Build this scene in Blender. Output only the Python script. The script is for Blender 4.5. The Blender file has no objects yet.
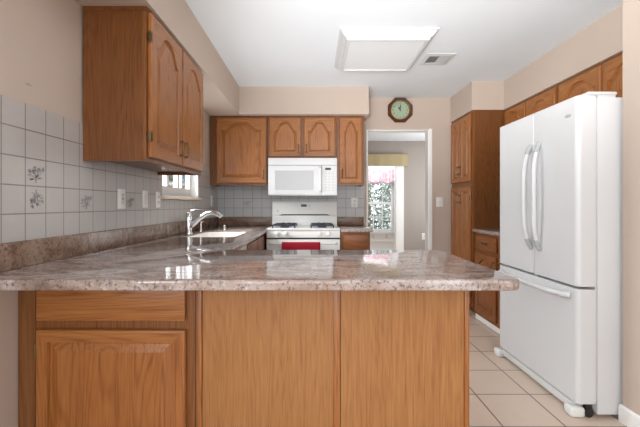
import bpy, bmesh, math, random
from mathutils import Vector, Matrix
random.seed(7)
C = bpy.context.scene.collection
PI = math.pi
def R(a): return math.radians(a)

# ------------------------------------------------------------------ camera
cam_d = bpy.data.cameras.new('camera'); cam = bpy.data.objects.new('camera', cam_d); C.objects.link(cam)
cam.location = (0, 0, 1.155); cam.rotation_euler = (R(90), 0, 0)
cam_d.sensor_width = 36.0; cam_d.lens = 366.0/640*36; cam_d.clip_start = .02
cam_d.shift_x = 6.5/640; cam_d.shift_y = -8.5/640
bpy.context.scene.camera = cam
# ------------------------------------------------------------------ world, lights, exposure
W = bpy.data.worlds.new('world'); bpy.context.scene.world = W; W.use_nodes = True
bg = W.node_tree.nodes['Background']; bg.inputs[0].default_value = (.86, .93, 1, 1); bg.inputs[1].default_value = 1.9
def area(name, loc, rot, sx, sy, power, col=(1, 1, 1)):
    d = bpy.data.lights.new(name, 'AREA'); d.shape = 'RECTANGLE'; d.size = sx; d.size_y = sy; d.energy = power; d.color = col
    o = bpy.data.objects.new(name, d); C.objects.link(o); o.location = loc; o.rotation_euler = rot
    return o
area('daylight_rear_window', (-.05, -2.72, 1.45), (R(90), 0, 0), 1.7, 1.7, 26, (.97, .985, 1))
area('daylight_rear_window_right', (2.55, -2.72, 1.45), (R(90), 0, 0), 1.7, 1.7, 14, (.97, .985, 1))
area('daylight_side_window', (-1.34, -.9, 1.45), (R(90), 0, R(-90)), 1.5, 1.3, 50, (.97, .985, 1))
area('daylight_sink_window', (-2.1, 3.2, 2.25), Vector((2.1, 0, -1.15)).to_track_quat('-Z', 'Y').to_euler(), 1.5, 1.2, 160, (.95, .98, 1))
area('daylight_next_room', (2.95, 6.2, 1.4), (R(90), 0, R(90)), 1.2, 1.2, 30, (.97, .985, 1))
area('daylight_sun_room', (1.4, 8.05, 2.36), (0, 0, 0), 1.2, .8, 19, (.97, .985, 1))
# bounced off the ceiling: the photographer's flash, and an added aisle fill lamp
def spot(name, loc, aim, power, cone, r=.12, col=(1, 1, 1)):
    d = bpy.data.lights.new(name, 'SPOT'); d.energy = power; d.spot_size = R(cone); d.spot_blend = .8; d.shadow_soft_size = r; d.color = col
    o = bpy.data.objects.new(name, d); C.objects.link(o); o.location = loc
    o.rotation_euler = (Vector(aim)-Vector(loc)).to_track_quat('-Z', 'Y').to_euler()
spot('bounce_flash', (-.15, .1, 1.45), (.5, 1.6, 2.43), 270, 76, .3)
spot('added_aisle_fill', (.15, 3.0, .55), (.35, 3.3, 2.43), 38, 120, .2)  # unseen lamp added behind the peninsula to brighten the back of the ceiling
vs = bpy.context.scene.view_settings
vs.view_transform = 'Standard'; vs.look = 'None'; vs.gamma = 1; vs.exposure = .40; vs.use_curve_mapping = False

# ------------------------------------------------------------------ materials
def mat(name, col=(.8, .8, .8), rough=.5, metal=0, spec=None, emit=None):
    m = bpy.data.materials.new(name); m.use_nodes = True
    b = m.node_tree.nodes['Principled BSDF']
    b.inputs['Base Color'].default_value = (*col, 1); b.inputs['Roughness'].default_value = rough; b.inputs['Metallic'].default_value = metal
    if spec is not None: b.inputs['Specular IOR Level'].default_value = spec
    return m
class NT:
    def __init__(s, m): s.m = m; s.t = m.node_tree; s.b = s.t.nodes['Principled BSDF']
    def n(s, ty, **kw):
        nd = s.t.nodes.new(ty)
        for k, v in kw.items():
            if hasattr(nd, k) and k not in ('inputs',): setattr(nd, k, v)
        return nd
    def l(s, a, b): s.t.links.new(a, b)
    def coords(s, scale=(1, 1, 1), rnd=True, kind='Object'):
        tc = s.n('ShaderNodeTexCoord'); out = tc.outputs[kind]
        if rnd:
            oi = s.n('ShaderNodeObjectInfo'); mu = s.n('ShaderNodeVectorMath', operation='SCALE')
            mu.inputs[0].default_value = (17.3, 9.1, 23.7); s.l(oi.outputs['Random'], mu.inputs['Scale'])
            ad = s.n('ShaderNodeVectorMath', operation='ADD'); s.l(out, ad.inputs[0]); s.l(mu.outputs[0], ad.inputs[1]); out = ad.outputs[0]
        mp = s.n('ShaderNodeMapping'); mp.inputs['Scale'].default_value = scale; s.l(out, mp.inputs['Vector'])
        return mp.outputs[0]
    def noise(s, vec, scale, detail=3, rough=.5, dist=0):
        nd = s.n('ShaderNodeTexNoise'); nd.inputs['Scale'].default_value = scale; nd.inputs['Detail'].default_value = detail
        nd.inputs['Roughness'].default_value = rough; nd.inputs['Distortion'].default_value = dist; s.l(vec, nd.inputs['Vector']); return nd.outputs['Fac']
    def math(s, op, a, b=None):
        nd = s.n('ShaderNodeMath', operation=op)
        for i, v in enumerate((a, b)):
            if v is None: continue
            if isinstance(v, (int, float)): nd.inputs[i].default_value = v
            else: s.l(v, nd.inputs[i])
        return nd.outputs[0]
    def ramp(s, fac, stops):
        nd = s.n('ShaderNodeValToRGB'); cr = nd.color_ramp
        while len(cr.elements) < len(stops): cr.elements.new(.5)
        for e, (p, c) in zip(cr.elements, stops): e.position = p; e.color = (*c, 1)
        s.l(fac, nd.inputs[0]); return nd.outputs[0]
    def mix(s, fac, a, b, mode='MIX'):
        nd = s.n('ShaderNodeMix', data_type='RGBA', blend_type=mode)
        for k, v in ((0, fac), (6, a), (7, b)):
            if isinstance(v, (int, float)): nd.inputs[k].default_value = v
            elif isinstance(v, tuple): nd.inputs[k].default_value = (*v, 1)
            else: s.l(v, nd.inputs[k])
        return nd.outputs[2]
    def bump(s, h, strength=.1, dist=.002):
        nd = s.n('ShaderNodeBump'); nd.inputs['Strength'].default_value = strength; nd.inputs['Distance'].default_value = dist
        s.l(h, nd.inputs['Height']); s.l(nd.outputs[0], s.b.inputs['Normal'])
    def col(s, c): s.l(c, s.b.inputs['Base Color'])

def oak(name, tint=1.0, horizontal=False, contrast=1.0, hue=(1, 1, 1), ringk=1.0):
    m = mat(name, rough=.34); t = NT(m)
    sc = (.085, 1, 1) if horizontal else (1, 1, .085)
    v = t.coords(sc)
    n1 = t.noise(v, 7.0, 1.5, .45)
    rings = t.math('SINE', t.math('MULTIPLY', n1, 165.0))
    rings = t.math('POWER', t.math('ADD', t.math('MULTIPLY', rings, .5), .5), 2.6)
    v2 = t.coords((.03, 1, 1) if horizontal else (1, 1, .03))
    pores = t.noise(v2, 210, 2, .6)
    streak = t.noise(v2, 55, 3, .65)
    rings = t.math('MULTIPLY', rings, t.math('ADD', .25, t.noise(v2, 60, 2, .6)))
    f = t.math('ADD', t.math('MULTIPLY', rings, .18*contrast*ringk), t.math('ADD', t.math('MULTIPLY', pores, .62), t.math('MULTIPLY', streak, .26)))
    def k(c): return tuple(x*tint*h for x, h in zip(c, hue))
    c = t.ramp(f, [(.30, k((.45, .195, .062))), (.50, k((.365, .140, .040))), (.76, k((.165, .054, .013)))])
    t.col(c); t.bump(pores, .06, .001)
    return m
OAK = oak('honey_oak', .85, hue=(1, .93, .80)); OAKH = oak('honey_oak_horizontal', .88, True, hue=(1, .97, .88))
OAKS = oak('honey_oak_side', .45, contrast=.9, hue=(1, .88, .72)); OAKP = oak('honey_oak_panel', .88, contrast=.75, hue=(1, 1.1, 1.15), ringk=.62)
OAKR = oak('red_oak', .62, hue=(1, .84, .72)); OAKRH = oak('red_oak_horizontal', .62, True, hue=(1, .84, .72))
OAKF = oak('honey_oak_frame', .55, hue=(1, .92, .8))
OAKD = oak('oak_dark_edge', .5)

def granite(name, k=(1, 1, 1), rough=.07):
    m = mat(name, rough=rough, spec=.42); t = NT(m)
    v = t.coords((.75, 1.6, 1.2), rnd=False)
    a = t.noise(v, 7.5, 9, .66, .9)
    base = t.ramp(a, [(.30, (.12, .08, .062)), (.42, (.235, .172, .14)), (.52, (.335, .272, .238)), (.63, (.415, .36, .33)), (.76, (.26, .215, .20))])
    v2 = t.coords(rnd=False)
    big = t.noise(v2, 1.1, 2, .5, .6)
    base = t.mix(t.ramp(big, [(.42, (0, 0, 0)), (.62, (.6, .6, .6))]), base, (.24, .16, .12))
    s1 = t.noise(v2, 85, 4, .72)
    dark = t.ramp(s1, [(.38, (0, 0, 0)), (.47, (1, 1, 1))])
    c = t.mix(t.math('MULTIPLY', t.math('SUBTRACT', 1.0, dark), .7), base, (.035, .028, .032))
    s2 = t.noise(v2, 55, 5, .75)
    lt = t.ramp(s2, [(.56, (0, 0, 0)), (.68, (1, 1, 1))])
    c = t.mix(t.math('MULTIPLY', lt, .38), c, (.60, .56, .54))
    t.col(t.mix(1.0, c, k, 'MULTIPLY')); return m
GRANITE = granite('granite', (1.26, 1.31, 1.38)); GRANITEB = granite('granite_brown', (.74, .60, .50), .26)

def plaster(name, col, b=.12):
    m = mat(name, col, .85); t = NT(m); v = t.coords(rnd=False)
    n = t.noise(v, 1.3, 3); t.col(t.mix(n, tuple(x*.97 for x in col), tuple(min(1, x*1.03) for x in col)))
    t.bump(t.noise(v, 160, 3), b, .001); return m
WALL = plaster('wall_beige', (.53, .435, .365)); CEIL = plaster('ceiling_white', (.745, .785, .815), .3)
FARWALL = plaster('wall_taupe', (.34, .30, .27)); SUNWALL = plaster('wall_offwhite', (.85, .85, .84))
WHITE = mat('white_paint', (.84, .84, .83), .4); TRIMW = mat('trim_white', (.86, .86, .84), .35)
APPL = mat('appliance_white', (.70, .705, .71), .3); FRIDGE = mat('fridge_white', (.66, .67, .68), .34); APPL2 = mat('appliance_offwhite', (.82, .815, .79), .25)
GREYP = mat('grey_plastic', (.42, .43, .44), .45); LGREY = mat('light_grey_plastic', (.62, .63, .64), .4)
BLACK = mat('black_plastic', (.012, .012, .014), .35); IRON = mat('cast_iron', (.03, .035, .05), .5)
BRASS = mat('antique_brass', (.17, .11, .055), .36, 1); CHROME = mat('chrome', (.75, .76, .78), .12, 1)
STEEL = mat('sink_porcelain', (.86, .83, .78), .2)
SILL = mat('sill_cream', (.75, .64, .52), .45); RED = None
def fabric(name, c1, c2, scale=500):
    m = mat(name, c1, .9); t = NT(m); v = t.coords(rnd=False); n = t.noise(v, 60, 4, .7); t.col(t.mix(n, c1, c2)); t.bump(t.noise(v, scale, 2), .3, .001); return m
RED = fabric('red_terry', (.36, .004, .022), (.26, .003, .014)); YEL = fabric('straw_weave', (.47, .385, .22), (.36, .29, .17), 300)
def floral():
    m = mat('pink_floral', (.8, .6, .63), .9); t = NT(m); v = t.coords(rnd=False)
    n = t.noise(v, 11, 3, .6); t.col(t.ramp(n, [(.38, (.74, .70, .74)), (.52, (.70, .48, .54)), (.72, (.60, .30, .37))])); return m
PINK = floral()
LEAF = None
def leafm():
    m = mat('foliage', (.1, .12, .06), .7); t = NT(m); v = t.coords(rnd=True)
    n = t.noise(v, 9, 2, .6); t.col(t.ramp(n, [(.35, (.06, .075, .05)), (.5, (.20, .24, .17)), (.62, (.62, .66, .62))])); return m
LEAF = leafm(); BARK = mat('bark', (.12, .09, .07), .9)
BLUE = mat('blue_siding', (.03, .19, .34), .6)
def glassm():
    m = bpy.data.materials.new('window_glass'); m.use_nodes = True; t = m.node_tree; t.nodes.clear()
    o = t.nodes.new('ShaderNodeOutputMaterial'); mx = t.nodes.new('ShaderNodeMixShader'); tr = t.nodes.new('ShaderNodeBsdfTransparent'); g = t.nodes.new('ShaderNodeBsdfGlossy')
    lw = t.nodes.new('ShaderNodeLayerWeight'); lw.inputs['Blend'].default_value = .5; g.inputs['Roughness'].default_value = .02
    pw = t.nodes.new('ShaderNodeMath'); pw.operation = 'POWER'; pw.inputs[1].default_value = 5; t.links.new(lw.outputs['Facing'], pw.inputs[0])
    fr = t.nodes.new('ShaderNodeMath'); fr.operation = 'MULTIPLY_ADD'; fr.inputs[1].default_value = .5; fr.inputs[2].default_value = .03; t.links.new(pw.outputs[0], fr.inputs[0])
    t.links.new(fr.outputs[0], mx.inputs[0]); t.links.new(tr.outputs[0], mx.inputs[1]); t.links.new(g.outputs[0], mx.inputs[2]); t.links.new(mx.outputs[0], o.inputs[0]); return m
GLASS = glassm()

def tilemat(name, axes, org, size, c1, c2, grout, rough, mortar=.004, mott=.5, mottc=None):
    m = mat(name, c1, rough); t = NT(m)
    tc = t.n('ShaderNodeTexCoord'); sp = t.n('ShaderNodeSeparateXYZ'); t.l(tc.outputs['Object'], sp.inputs[0])
    cb = t.n('ShaderNodeCombineXYZ')
    for i, (ax, o) in enumerate(zip(axes, org)):
        t.l(t.math('ADD', sp.outputs[ax], -o + size*200), cb.inputs[i])
    br = t.n('ShaderNodeTexBrick'); br.offset = 0; br.squash = 1
    for k, v in (('Scale', 1), ('Mortar Size', mortar), ('Mortar Smooth', .3), ('Brick Width', size), ('Row Height', size), ('Bias', 0)): br.inputs[k].default_value = v
    br.inputs['Color1'].default_value = (*c1, 1); br.inputs['Color2'].default_value = (*c2, 1); br.inputs['Mortar'].default_value = (*grout, 1)
    t.l(cb.outputs[0], br.inputs['Vector'])
    v = t.coords(rnd=False); n = t.noise(v, 22, 4, .6)
    c = t.mix(t.math('MULTIPLY', t.math('SUBTRACT', 1.0, br.outputs['Fac']), t.math('MULTIPLY', n, mott)), br.outputs['Color'], mottc or tuple(x*.8 for x in c1))
    t.col(c)
    t.bump(t.math('SUBTRACT', 1.0, br.outputs['Fac']), .35, .002)
    return m
TILEL = tilemat('wall_tile_left', ('Y', 'Z'), (1.4437, 1.1206), .111, (.50, .47, .445), (.47, .445, .425), (.235, .20, .185), .28, .0028)
TILEB = tilemat('wall_tile_back', ('X', 'Z'), (-1.058, 1.1206), .111, (.50, .50, .50), (.475, .48, .485), (.235, .20, .185), .28, .0028)  # left wall's tile, with bluish window light put into its colour
FLOORM = tilemat('floor_tile', ('X', 'Y'), (1.315, 2.233), .3265, (.68, .55, .45), (.65, .525, .43), (.20, .15, .12), .35, .005, .6, (.57, .45, .36))
PRINT = mat('tile_print', (.33, .31, .305), .35)

# ------------------------------------------------------------------ mesh helpers
def box(bm, x0, x1, y0, y1, z0, z1, bev=0, seg=2):
    t = bmesh.new()
    vs_ = [t.verts.new(p) for p in ((x0, y0, z0), (x1, y0, z0), (x1, y1, z0), (x0, y1, z0), (x0, y0, z1), (x1, y0, z1), (x1, y1, z1), (x0, y1, z1))]
    for f in ((0, 3, 2, 1), (4, 5, 6, 7), (0, 1, 5, 4), (1, 2, 6, 5), (2, 3, 7, 6), (3, 0, 4, 7)): t.faces.new([vs_[i] for i in f])
    if bev: bmesh.ops.bevel(t, geom=t.edges[:], offset=bev, segments=seg, profile=.5, affect='EDGES')
    me = bpy.data.meshes.new('t'); t.to_mesh(me); t.free(); bm.from_mesh(me); bpy.data.meshes.remove(me)
def prism(bm, pts, d0, d1, axis='y', bev=0, seg=2):
    """extrude 2-D polygon pts along axis"""
    t = bmesh.new()
    def P(p, d): return {'y': (p[0], d, p[1]), 'z': (p[0], p[1], d), 'x': (d, p[0], p[1])}[axis]
    a = [t.verts.new(P(p, d0)) for p in pts]; b = [t.verts.new(P(p, d1)) for p in pts]
    t.faces.new(a); t.faces.new(b[::-1])
    n = len(pts)
    for i in range(n): t.faces.new((a[(i+1) % n], a[i], b[i], b[(i+1) % n]))
    bmesh.ops.recalc_face_normals(t, faces=t.faces[:])
    if bev: bmesh.ops.bevel(t, geom=t.edges[:], offset=bev, segments=seg, profile=.5, affect='EDGES')
    me = bpy.data.meshes.new('t'); t.to_mesh(me); t.free(); bm.from_mesh(me); bpy.data.meshes.remove(me)
def tube(bm, pts, r, n=10, flat=1.0):
    pts = [Vector(p) for p in pts]; rs = r if isinstance(r, (list, tuple)) else [r]*len(pts)
    rings = []; up = Vector((0, 0, 1))
    t0 = (pts[1]-pts[0]).normalized()
    if abs(t0.dot(up)) > .95: up = Vector((1, 0, 0))
    s = t0.cross(up).normalized()
    for i, p in enumerate(pts):
        t = (pts[min(i+1, len(pts)-1)]-pts[max(i-1, 0)]).normalized()
        s = (s - t*s.dot(t)).normalized(); u = t.cross(s)
        rings.append([bm.verts.new(p + (s*math.cos(2*PI*k/n) + u*math.sin(2*PI*k/n)*flat)*rs[i]) for k in range(n)])
    for a, b in zip(rings, rings[1:]):
        for k in range(n): bm.faces.new((a[k], a[(k+1) % n], b[(k+1) % n], b[k]))
    bm.faces.new(rings[0][::-1]); bm.faces.new(rings[-1])
def lathe(bm, prof, mtx=Matrix(), n=20):
    rings = [[bm.verts.new(mtx @ Vector((r*math.cos(2*PI*k/n), r*math.sin(2*PI*k/n), z))) for k in range(n)] for r, z in prof]
    for a, b in zip(rings, rings[1:]):
        for k in range(n): bm.faces.new((a[k], a[(k+1) % n], b[(k+1) % n], b[k]))
    bm.faces.new(rings[0][::-1]); bm.faces.new(rings[-1])
YF = Matrix.Rotation(R(90), 4, 'X')           # lathe axis +z -> -y (towards the viewer)
def obj(name, bm, m, parent=None, loc=None, rot=None, smooth=False):
    bmesh.ops.recalc_face_normals(bm, faces=bm.faces[:])
    me = bpy.data.meshes.new(name); bm.to_mesh(me); bm.free(); me.materials.append(m)
    if smooth:
        for p in me.polygons: p.use_smooth = True
        try: me.set_sharp_from_angle(angle=R(40))
        except Exception: pass
    o = bpy.data.objects.new(name, me); C.objects.link(o)
    if parent: o.parent = parent
    if loc: o.location = loc
    if rot: o.rotation_euler = rot
    return o
def bx(name, m, parent, *a, **k):
    bm = bmesh.new(); box(bm, *a, **k); return obj(name, bm, m, parent, smooth=bool(k.get('bev')))
def tag(o, label, cat, group=None):
    o['label'] = label; o['category'] = cat
    if group: o['group'] = group
    return o
def thing(name, label, cat, loc=(0, 0, 0), rz=0, group=None):
    o = bpy.data.objects.new(name, None); C.objects.link(o); o.location = loc; o.rotation_euler = (0, 0, rz); o.empty_display_size = .05
    return tag(o, label, cat, group)
def struct(name, m, *boxes, label=None, parent=None):
    bm = bmesh.new()
    for b in boxes: box(bm, *b)
    o = obj(name, bm, m, parent)
    if parent is None: o['kind'] = 'structure'
    return o

# ------------------------------------------------------------------ room shell
XL, YB, ZC = -1.145, 4.354, 2.43
struct('floor', FLOORM, (-1.3, 4.6, -2.75, 8.75, -.08, 0))
struct('ceiling', CEIL, (-1.3, 4.6, -2.75, 8.75, ZC, ZC+.1))
WY0, WY1, WZ0, WZ1 = 2.76, 3.63, 1.225, 2.02
struct('wall_left', WALL, (XL-.105, XL, -2.6, -1.65, 0, ZC), (XL-.105, XL, -.15, WY0, 0, ZC), (XL-.105, XL, -1.65, -.15, 0, .8), (XL-.105, XL, -1.65, -.15, 2.1, ZC),
       (XL-.105, XL, WY0, WY1, 0, WZ0), (XL-.105, XL, WY0, WY1, WZ1, ZC), (XL-.105, XL, WY1, 7.29, 0, ZC))
struct('wall_back', WALL, (XL, .63, YB, YB+.12, 0, ZC), (.63, 1.372, YB, YB+.12, 2.05, ZC), (1.372, 3.1, YB, YB+.12, 0, ZC))
struct('wall_right', WALL, (2.3, 2.42, 1.948, YB, 0, ZC))
struct('wall_right_front', WALL, (1.645, 2.42, .2, 1.948, 0, ZC))
struct('wall_rear', WALL, (XL-.105, -.9, -2.72, -2.6, 0, ZC), (.8, 1.7, -2.72, -2.6, 0, ZC), (3.4, 4.6, -2.72, -2.6, 0, ZC),
       (-.9, .8, -2.72, -2.6, 0, .6), (-.9, .8, -2.72, -2.6, 2.3, ZC), (1.7, 3.4, -2.72, -2.6, 0, .6), (1.7, 3.4, -2.72, -2.6, 2.3, ZC))
struct('wall_dining_right', WALL, (4.48, 4.6, -2.6, .2, 0, ZC), (2.42, 4.6, .2, .32, 0, ZC))
struct('wall_far', FARWALL, (XL, .55, 7.29, 7.4, 0, ZC), (.55, 1.66, 7.29, 7.4, 1.94, ZC), (1.66, 3.1, 7.29, 7.4, 0, ZC))
struct('wall_far_right', FARWALL, (2.98, 3.1, YB+.12, 5.55, 0, ZC), (2.98, 3.1, 6.85, 7.29, 0, ZC), (2.98, 3.1, 5.55, 6.85, 0, .7), (2.98, 3.1, 5.55, 6.85, 2.1, ZC))
S2Y = 8.6
struct('wall_sunroom', SUNWALL, (-.2, 1.16, S2Y, S2Y+.12, 0, ZC), (1.16, 1.88, S2Y, S2Y+.12, 0, .53), (1.16, 1.88, S2Y, S2Y+.12, 2.0, ZC), (1.88, 2.6, S2Y, S2Y+.12, 0, ZC),
       (-.2, -.1, 7.4, S2Y, 0, ZC), (2.5, 2.6, 7.4, S2Y, 0, ZC))
struct('soffit_left', WALL, (XL, -.80, 1.0, YB, 2.134, ZC))
struct('soffit_back', WALL, (-.80, .596, 3.942, YB, 2.134, ZC))
struct('soffit_pantry', WALL, (1.628, 2.3, 3.762, YB, 2.134, ZC))
struct('soffit_right', WALL, (1.955, 2.3, 1.948, 3.762, 2.134, ZC))
bm = bmesh.new(); prism(bm, [(1.633, 0), (1.645, 0), (1.645, .092), (1.639, .092), (1.633, .08)], .2, 1.948, 'y')
o = obj('baseboard_right', bm, TRIMW); o['kind'] = 'structure'
bm = bmesh.new(); prism(bm, [(1.948, 0), (1.948, .092), (1.954, .092), (1.96, .08), (1.96, 0)], 1.633, 1.80, 'x')
o = obj('baseboard_right_end', bm, TRIMW); o['kind'] = 'structure'
# doorway jamb and casing
struct('trim_1', TRIMW, (1.36, 1.372, YB-.006, YB+.108, 0, 2.05), (1.372, 1.408, YB-.014, YB, 0, 2.06), (.63, .645, YB-.006, YB+.128, 0, 2.05),
       (.645, 1.36, YB-.002, YB+.122, 2.04, 2.05))
struct('trim_2', TRIMW, (1.66, 1.79, 7.26, 7.29, 0, 2.0), (1.64, 1.66, 7.26, 7.41, 0, 1.94), (.55, 1.66, 7.26, 7.29, 1.94, 2.0), (.44, .55, 7.26, 7.29, 0, 2.0))
# tiles
struct('wall_tile_left', TILEL, (XL, XL+.008, 1.173, WY0-.012, .95, 1.556), (XL, XL+.008, WY0-.012, WY1+.012, .95, WZ0-.028), (XL, XL+.008, WY1+.012, YB-.008, .95, 1.556))
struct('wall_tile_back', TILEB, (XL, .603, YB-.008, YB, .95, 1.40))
# flower prints baked on some tiles (surface pattern of the tile wall)
def sprig(bm, flip=False, s=1.0):
    def leaf(cx, cz, a, L, w):
        d = Vector((math.cos(a), 0, math.sin(a))); n = Vector((-d.z, 0, d.x)); p = Vector((cx, 0, cz))
        pr = [(0, 0), (.3, .8), (.6, 1), (.85, .6), (1, 0), (.85, -.6), (.6, -1), (.3, -.8)]
        bm.faces.new([bm.verts.new(p+d*L*a_+n*w*b_) for a_, b_ in pr])
    f = -1 if flip else 1
    rd = random.Random(3 if flip else 5)
    for k in range(5):
        a = R(90+(-38+19*k)+rd.uniform(-6, 6)); L1 = rd.uniform(.045, .082)
        P = [Vector((.004*(k-2), 0, -.042*f)) + Vector((math.cos(a)*L1*t_+.01*math.sin(3*t_+k)*.4, 0, f*math.sin(a)*L1*t_)) for t_ in (0, .35, .7, 1)]
        tube(bm, P, .0009, 5)
        e = P[-1]
        for q in range(6):
            leaf(e.x, e.z, rd.uniform(0, 2*PI), rd.uniform(.007, .014), rd.uniform(.0022, .004))
        for q in range(3):
            m_ = P[1+q % 2]; leaf(m_.x, m_.z, (a+rd.choice((-1, 1))*rd.uniform(.5, 1.1))*f, rd.uniform(.016, .03), rd.uniform(.002, .0042))
def flower(y, z, flip=False, back=False):
    bm = bmesh.new(); sprig(bm, flip)
    o = obj('flower_print', bm, PRINT, bpy.data.objects['wall_tile_back' if back else 'wall_tile_left'])
    if back: o.location = (y, YB-.0085, z)
    else: o.location = (XL+.0085, y, z); o.rotation_euler = (0, 0, R(90))
flower(1.4995, 1.287); flower(1.4995, 1.176, True); flower(1.832, 1.176); flower(2.275, 1.176); flower(-.79, 1.176, back=True)
bm = bmesh.new()
bm.faces.new([bm.verts.new(p) for p in ((0, 0, 0), (0, .012, .004), (0, .03, .001), (0, .028, -.006), (0, .008, -.004), (0, .004, -.01))])
o = obj('paint_chip', bm, mat('chip_grey', (.36, .33, .31), .8), bpy.data.objects['wall_left']); o.location = (XL+.0008, 1.455, 1.64)

# ------------------------------------------------------------------ windows
def window_side():
    r = bpy.data.objects.new('window_1', None); C.objects.link(r); r['kind'] = 'structure'
    a, b, z0, z1 = WY0, WY1, WZ0, WZ1; xo, xi = XL-.105, XL
    bm = bmesh.new()
    box(bm, xo, xi, a, a+.012, z0, z1); box(bm, xo, xi, b-.012, b, z0, z1); box(bm, xo, xi, a+.012, b-.012, z1-.012, z1)
    obj('window_jamb', bm, TRIMW, r)
    bm = bmesh.new(); xs0, xs1 = XL-.104, XL-.066
    box(bm, xs0, xs1, a+.012, b-.012, z0, z0+.085); box(bm, xs0, xs1, a+.012, b-.012, z1-.07, z1-.012)
    for y0, y1 in ((a+.012, a+.05), (3.025, 3.06), (3.26, 3.305), (3.355, 3.385), (b-.06, b-.012)): box(bm, xs0, xs1, y0, y1, z0+.085, z1-.07)
    obj('window_sash', bm, WHITE, r)
    bx('pane', GLASS, r, XL-.087, XL-.084, a+.05, b-.05, z0+.08, z1-.06)
    bm = bmesh.new(); box(bm, XL-.066, XL+.035, a-.03, b+.03, z0-.024, z0, bev=.005)
    obj('window_sill', bm, SILL, r, smooth=True)
window_side()
def window_far():
    r = bpy.data.objects.new('window_2', None); C.objects.link(r); r['kind'] = 'structure'
    a, b, z0, z1 = 1.16, 1.88, .53, 2.0; y = S2Y
    bm = bmesh.new()
    box(bm, a-.07, a, y-.02, y+.1, z0-.06, z1+.07); box(bm, b, b+.07, y-.02, y+.1, z0-.06, z1+.07); box(bm, a, b, y-.02, y+.1, z1, z1+.07); box(bm, a-.09, b+.09, y-.05, y+.1, z0-.04, z0)
    obj('window_frame', bm, TRIMW, r)
    bm = bmesh.new()
    for x0, x1 in ((a, a+.05), (b-.05, b)): box(bm, x0, x1, y+.03, y+.06, z0, z1)
    for q0, q1 in ((z0, z0+.05), (1.17, 1.23), (z1-.05, z1)): box(bm, a+.05, b-.05, y+.03, y+.06, q0, q1)
    w = (b-a-.1)/3
    for k in (1, 2): box(bm, a+.05+w*k-.011, a+.05+w*k+.011, y+.035, y+.055, z0+.05, 1.17); box(bm, a+.05+w*k-.006, a+.05+w*k+.006, y+.035, y+.055, 1.23, z1-.05)
    box(bm, a+.05, b-.05, y+.036, y+.054, .86, .882)
    obj('window_sash', bm, WHITE, r)
    bx('pane', GLASS, r, a+.04, b-.04, y+.044, y+.046, z0+.04, z1-.04)
window_far()
struct('trim_3', TRIMW, (-.1, 1.05, S2Y-.02, S2Y, .30, .33), (1.05, 2.5, S2Y-.02, S2Y, .30, .33), (-.1, 2.5, S2Y-.015, S2Y, 0, .12))

# ------------------------------------------------------------------ cabinetry
def arch_h(t, H, p):
    a = min(1.0, abs(t)/p)
    return H*(1-a**2.7)**1.5
def door_mesh(w, h, H=0.0, stile=.055, p=.82, th=.021, NA=40, bev=.04):
    """raised panel door; front at y=-th, back y=0, lower-left at origin"""
    bm = bmesh.new()
    x0, x1, z0 = stile, w-stile, stile
    zs = h-stile*.95-H
    base = [(x0, z0), (x1, z0)] + [((x0+x1)/2+(1-2*k/NA)*(x1-x0)/2, zs+arch_h(1-2*k/NA, H, p)) for k in range(NA+1)]
    def loop(ins, y):
        n = len(base); out = []
        for i_, q in enumerate(base):
            a, b = Vector(base[i_-1]), Vector(base[(i_+1) % n]); q = Vector(q)
            d1 = (q-a).normalized(); d2 = (b-q).normalized(); n1 = Vector((-d1.y, d1.x)); n2 = Vector((-d2.y, d2.x))
            m_ = n1+n2; m_ = m_/max(.5, m_.dot(n1))
            o_ = q+m_*ins; o_.x = min(max(o_.x, x0+ins), x1-ins)
            out.append(bm.verts.new((o_.x, y, o_.y)))
        return out
    def outer(ins, y):
        pts = [(ins, ins), (w-ins, ins)]
        for k in range(NA+1):
            t = 1-2*k/NA; pts.append((w/2+t*(w/2-ins), h-ins))
        return [bm.verts.new((a, y, b)) for a, b in pts]
    def rail(i): return i == 0 or 2 <= i <= NA+1
    rings = [outer(0, 0), outer(0, -th+.006), outer(.004, -th+.001), outer(.008, -th), loop(0, -th), loop(.004, -th+.013), loop(.012, -th+.013), loop(bev, -th+.0005)]
    for j, (a, b) in enumerate(zip(rings, rings[1:])):
        n = len(a)
        for i in range(n): bm.faces.new((a[i], a[(i+1) % n], b[(i+1) % n], b[i])).material_index = int(j < 5 and rail(i))
    bm.faces.new(rings[0]); bm.faces.new(rings[-1])
    return bm
def handle(parent, x, z, vertical=True, L=.082, y=-.021):
    bm = bmesh.new(); h = L/2
    def P(a, d): return (x, y-d, z+a) if vertical else (x+a, y-d, z)
    for s in (-1, 1):
        lathe(bm, [(.010, 0), (.010, .002), (.005, .005), (.004, .016)], Matrix.Translation(P(s*h, 0)) @ YF, 10)
    tube(bm, [P(-h-.008, .014), P(-h, .018), P(-h*.6, .024), P(0, .027), P(h*.6, .024), P(h, .018), P(h+.008, .014)], [.003, .0045, .004, .0055, .004, .0045, .003], 8)
    return obj('handle', bm, BRASS, parent, smooth=True)
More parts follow.
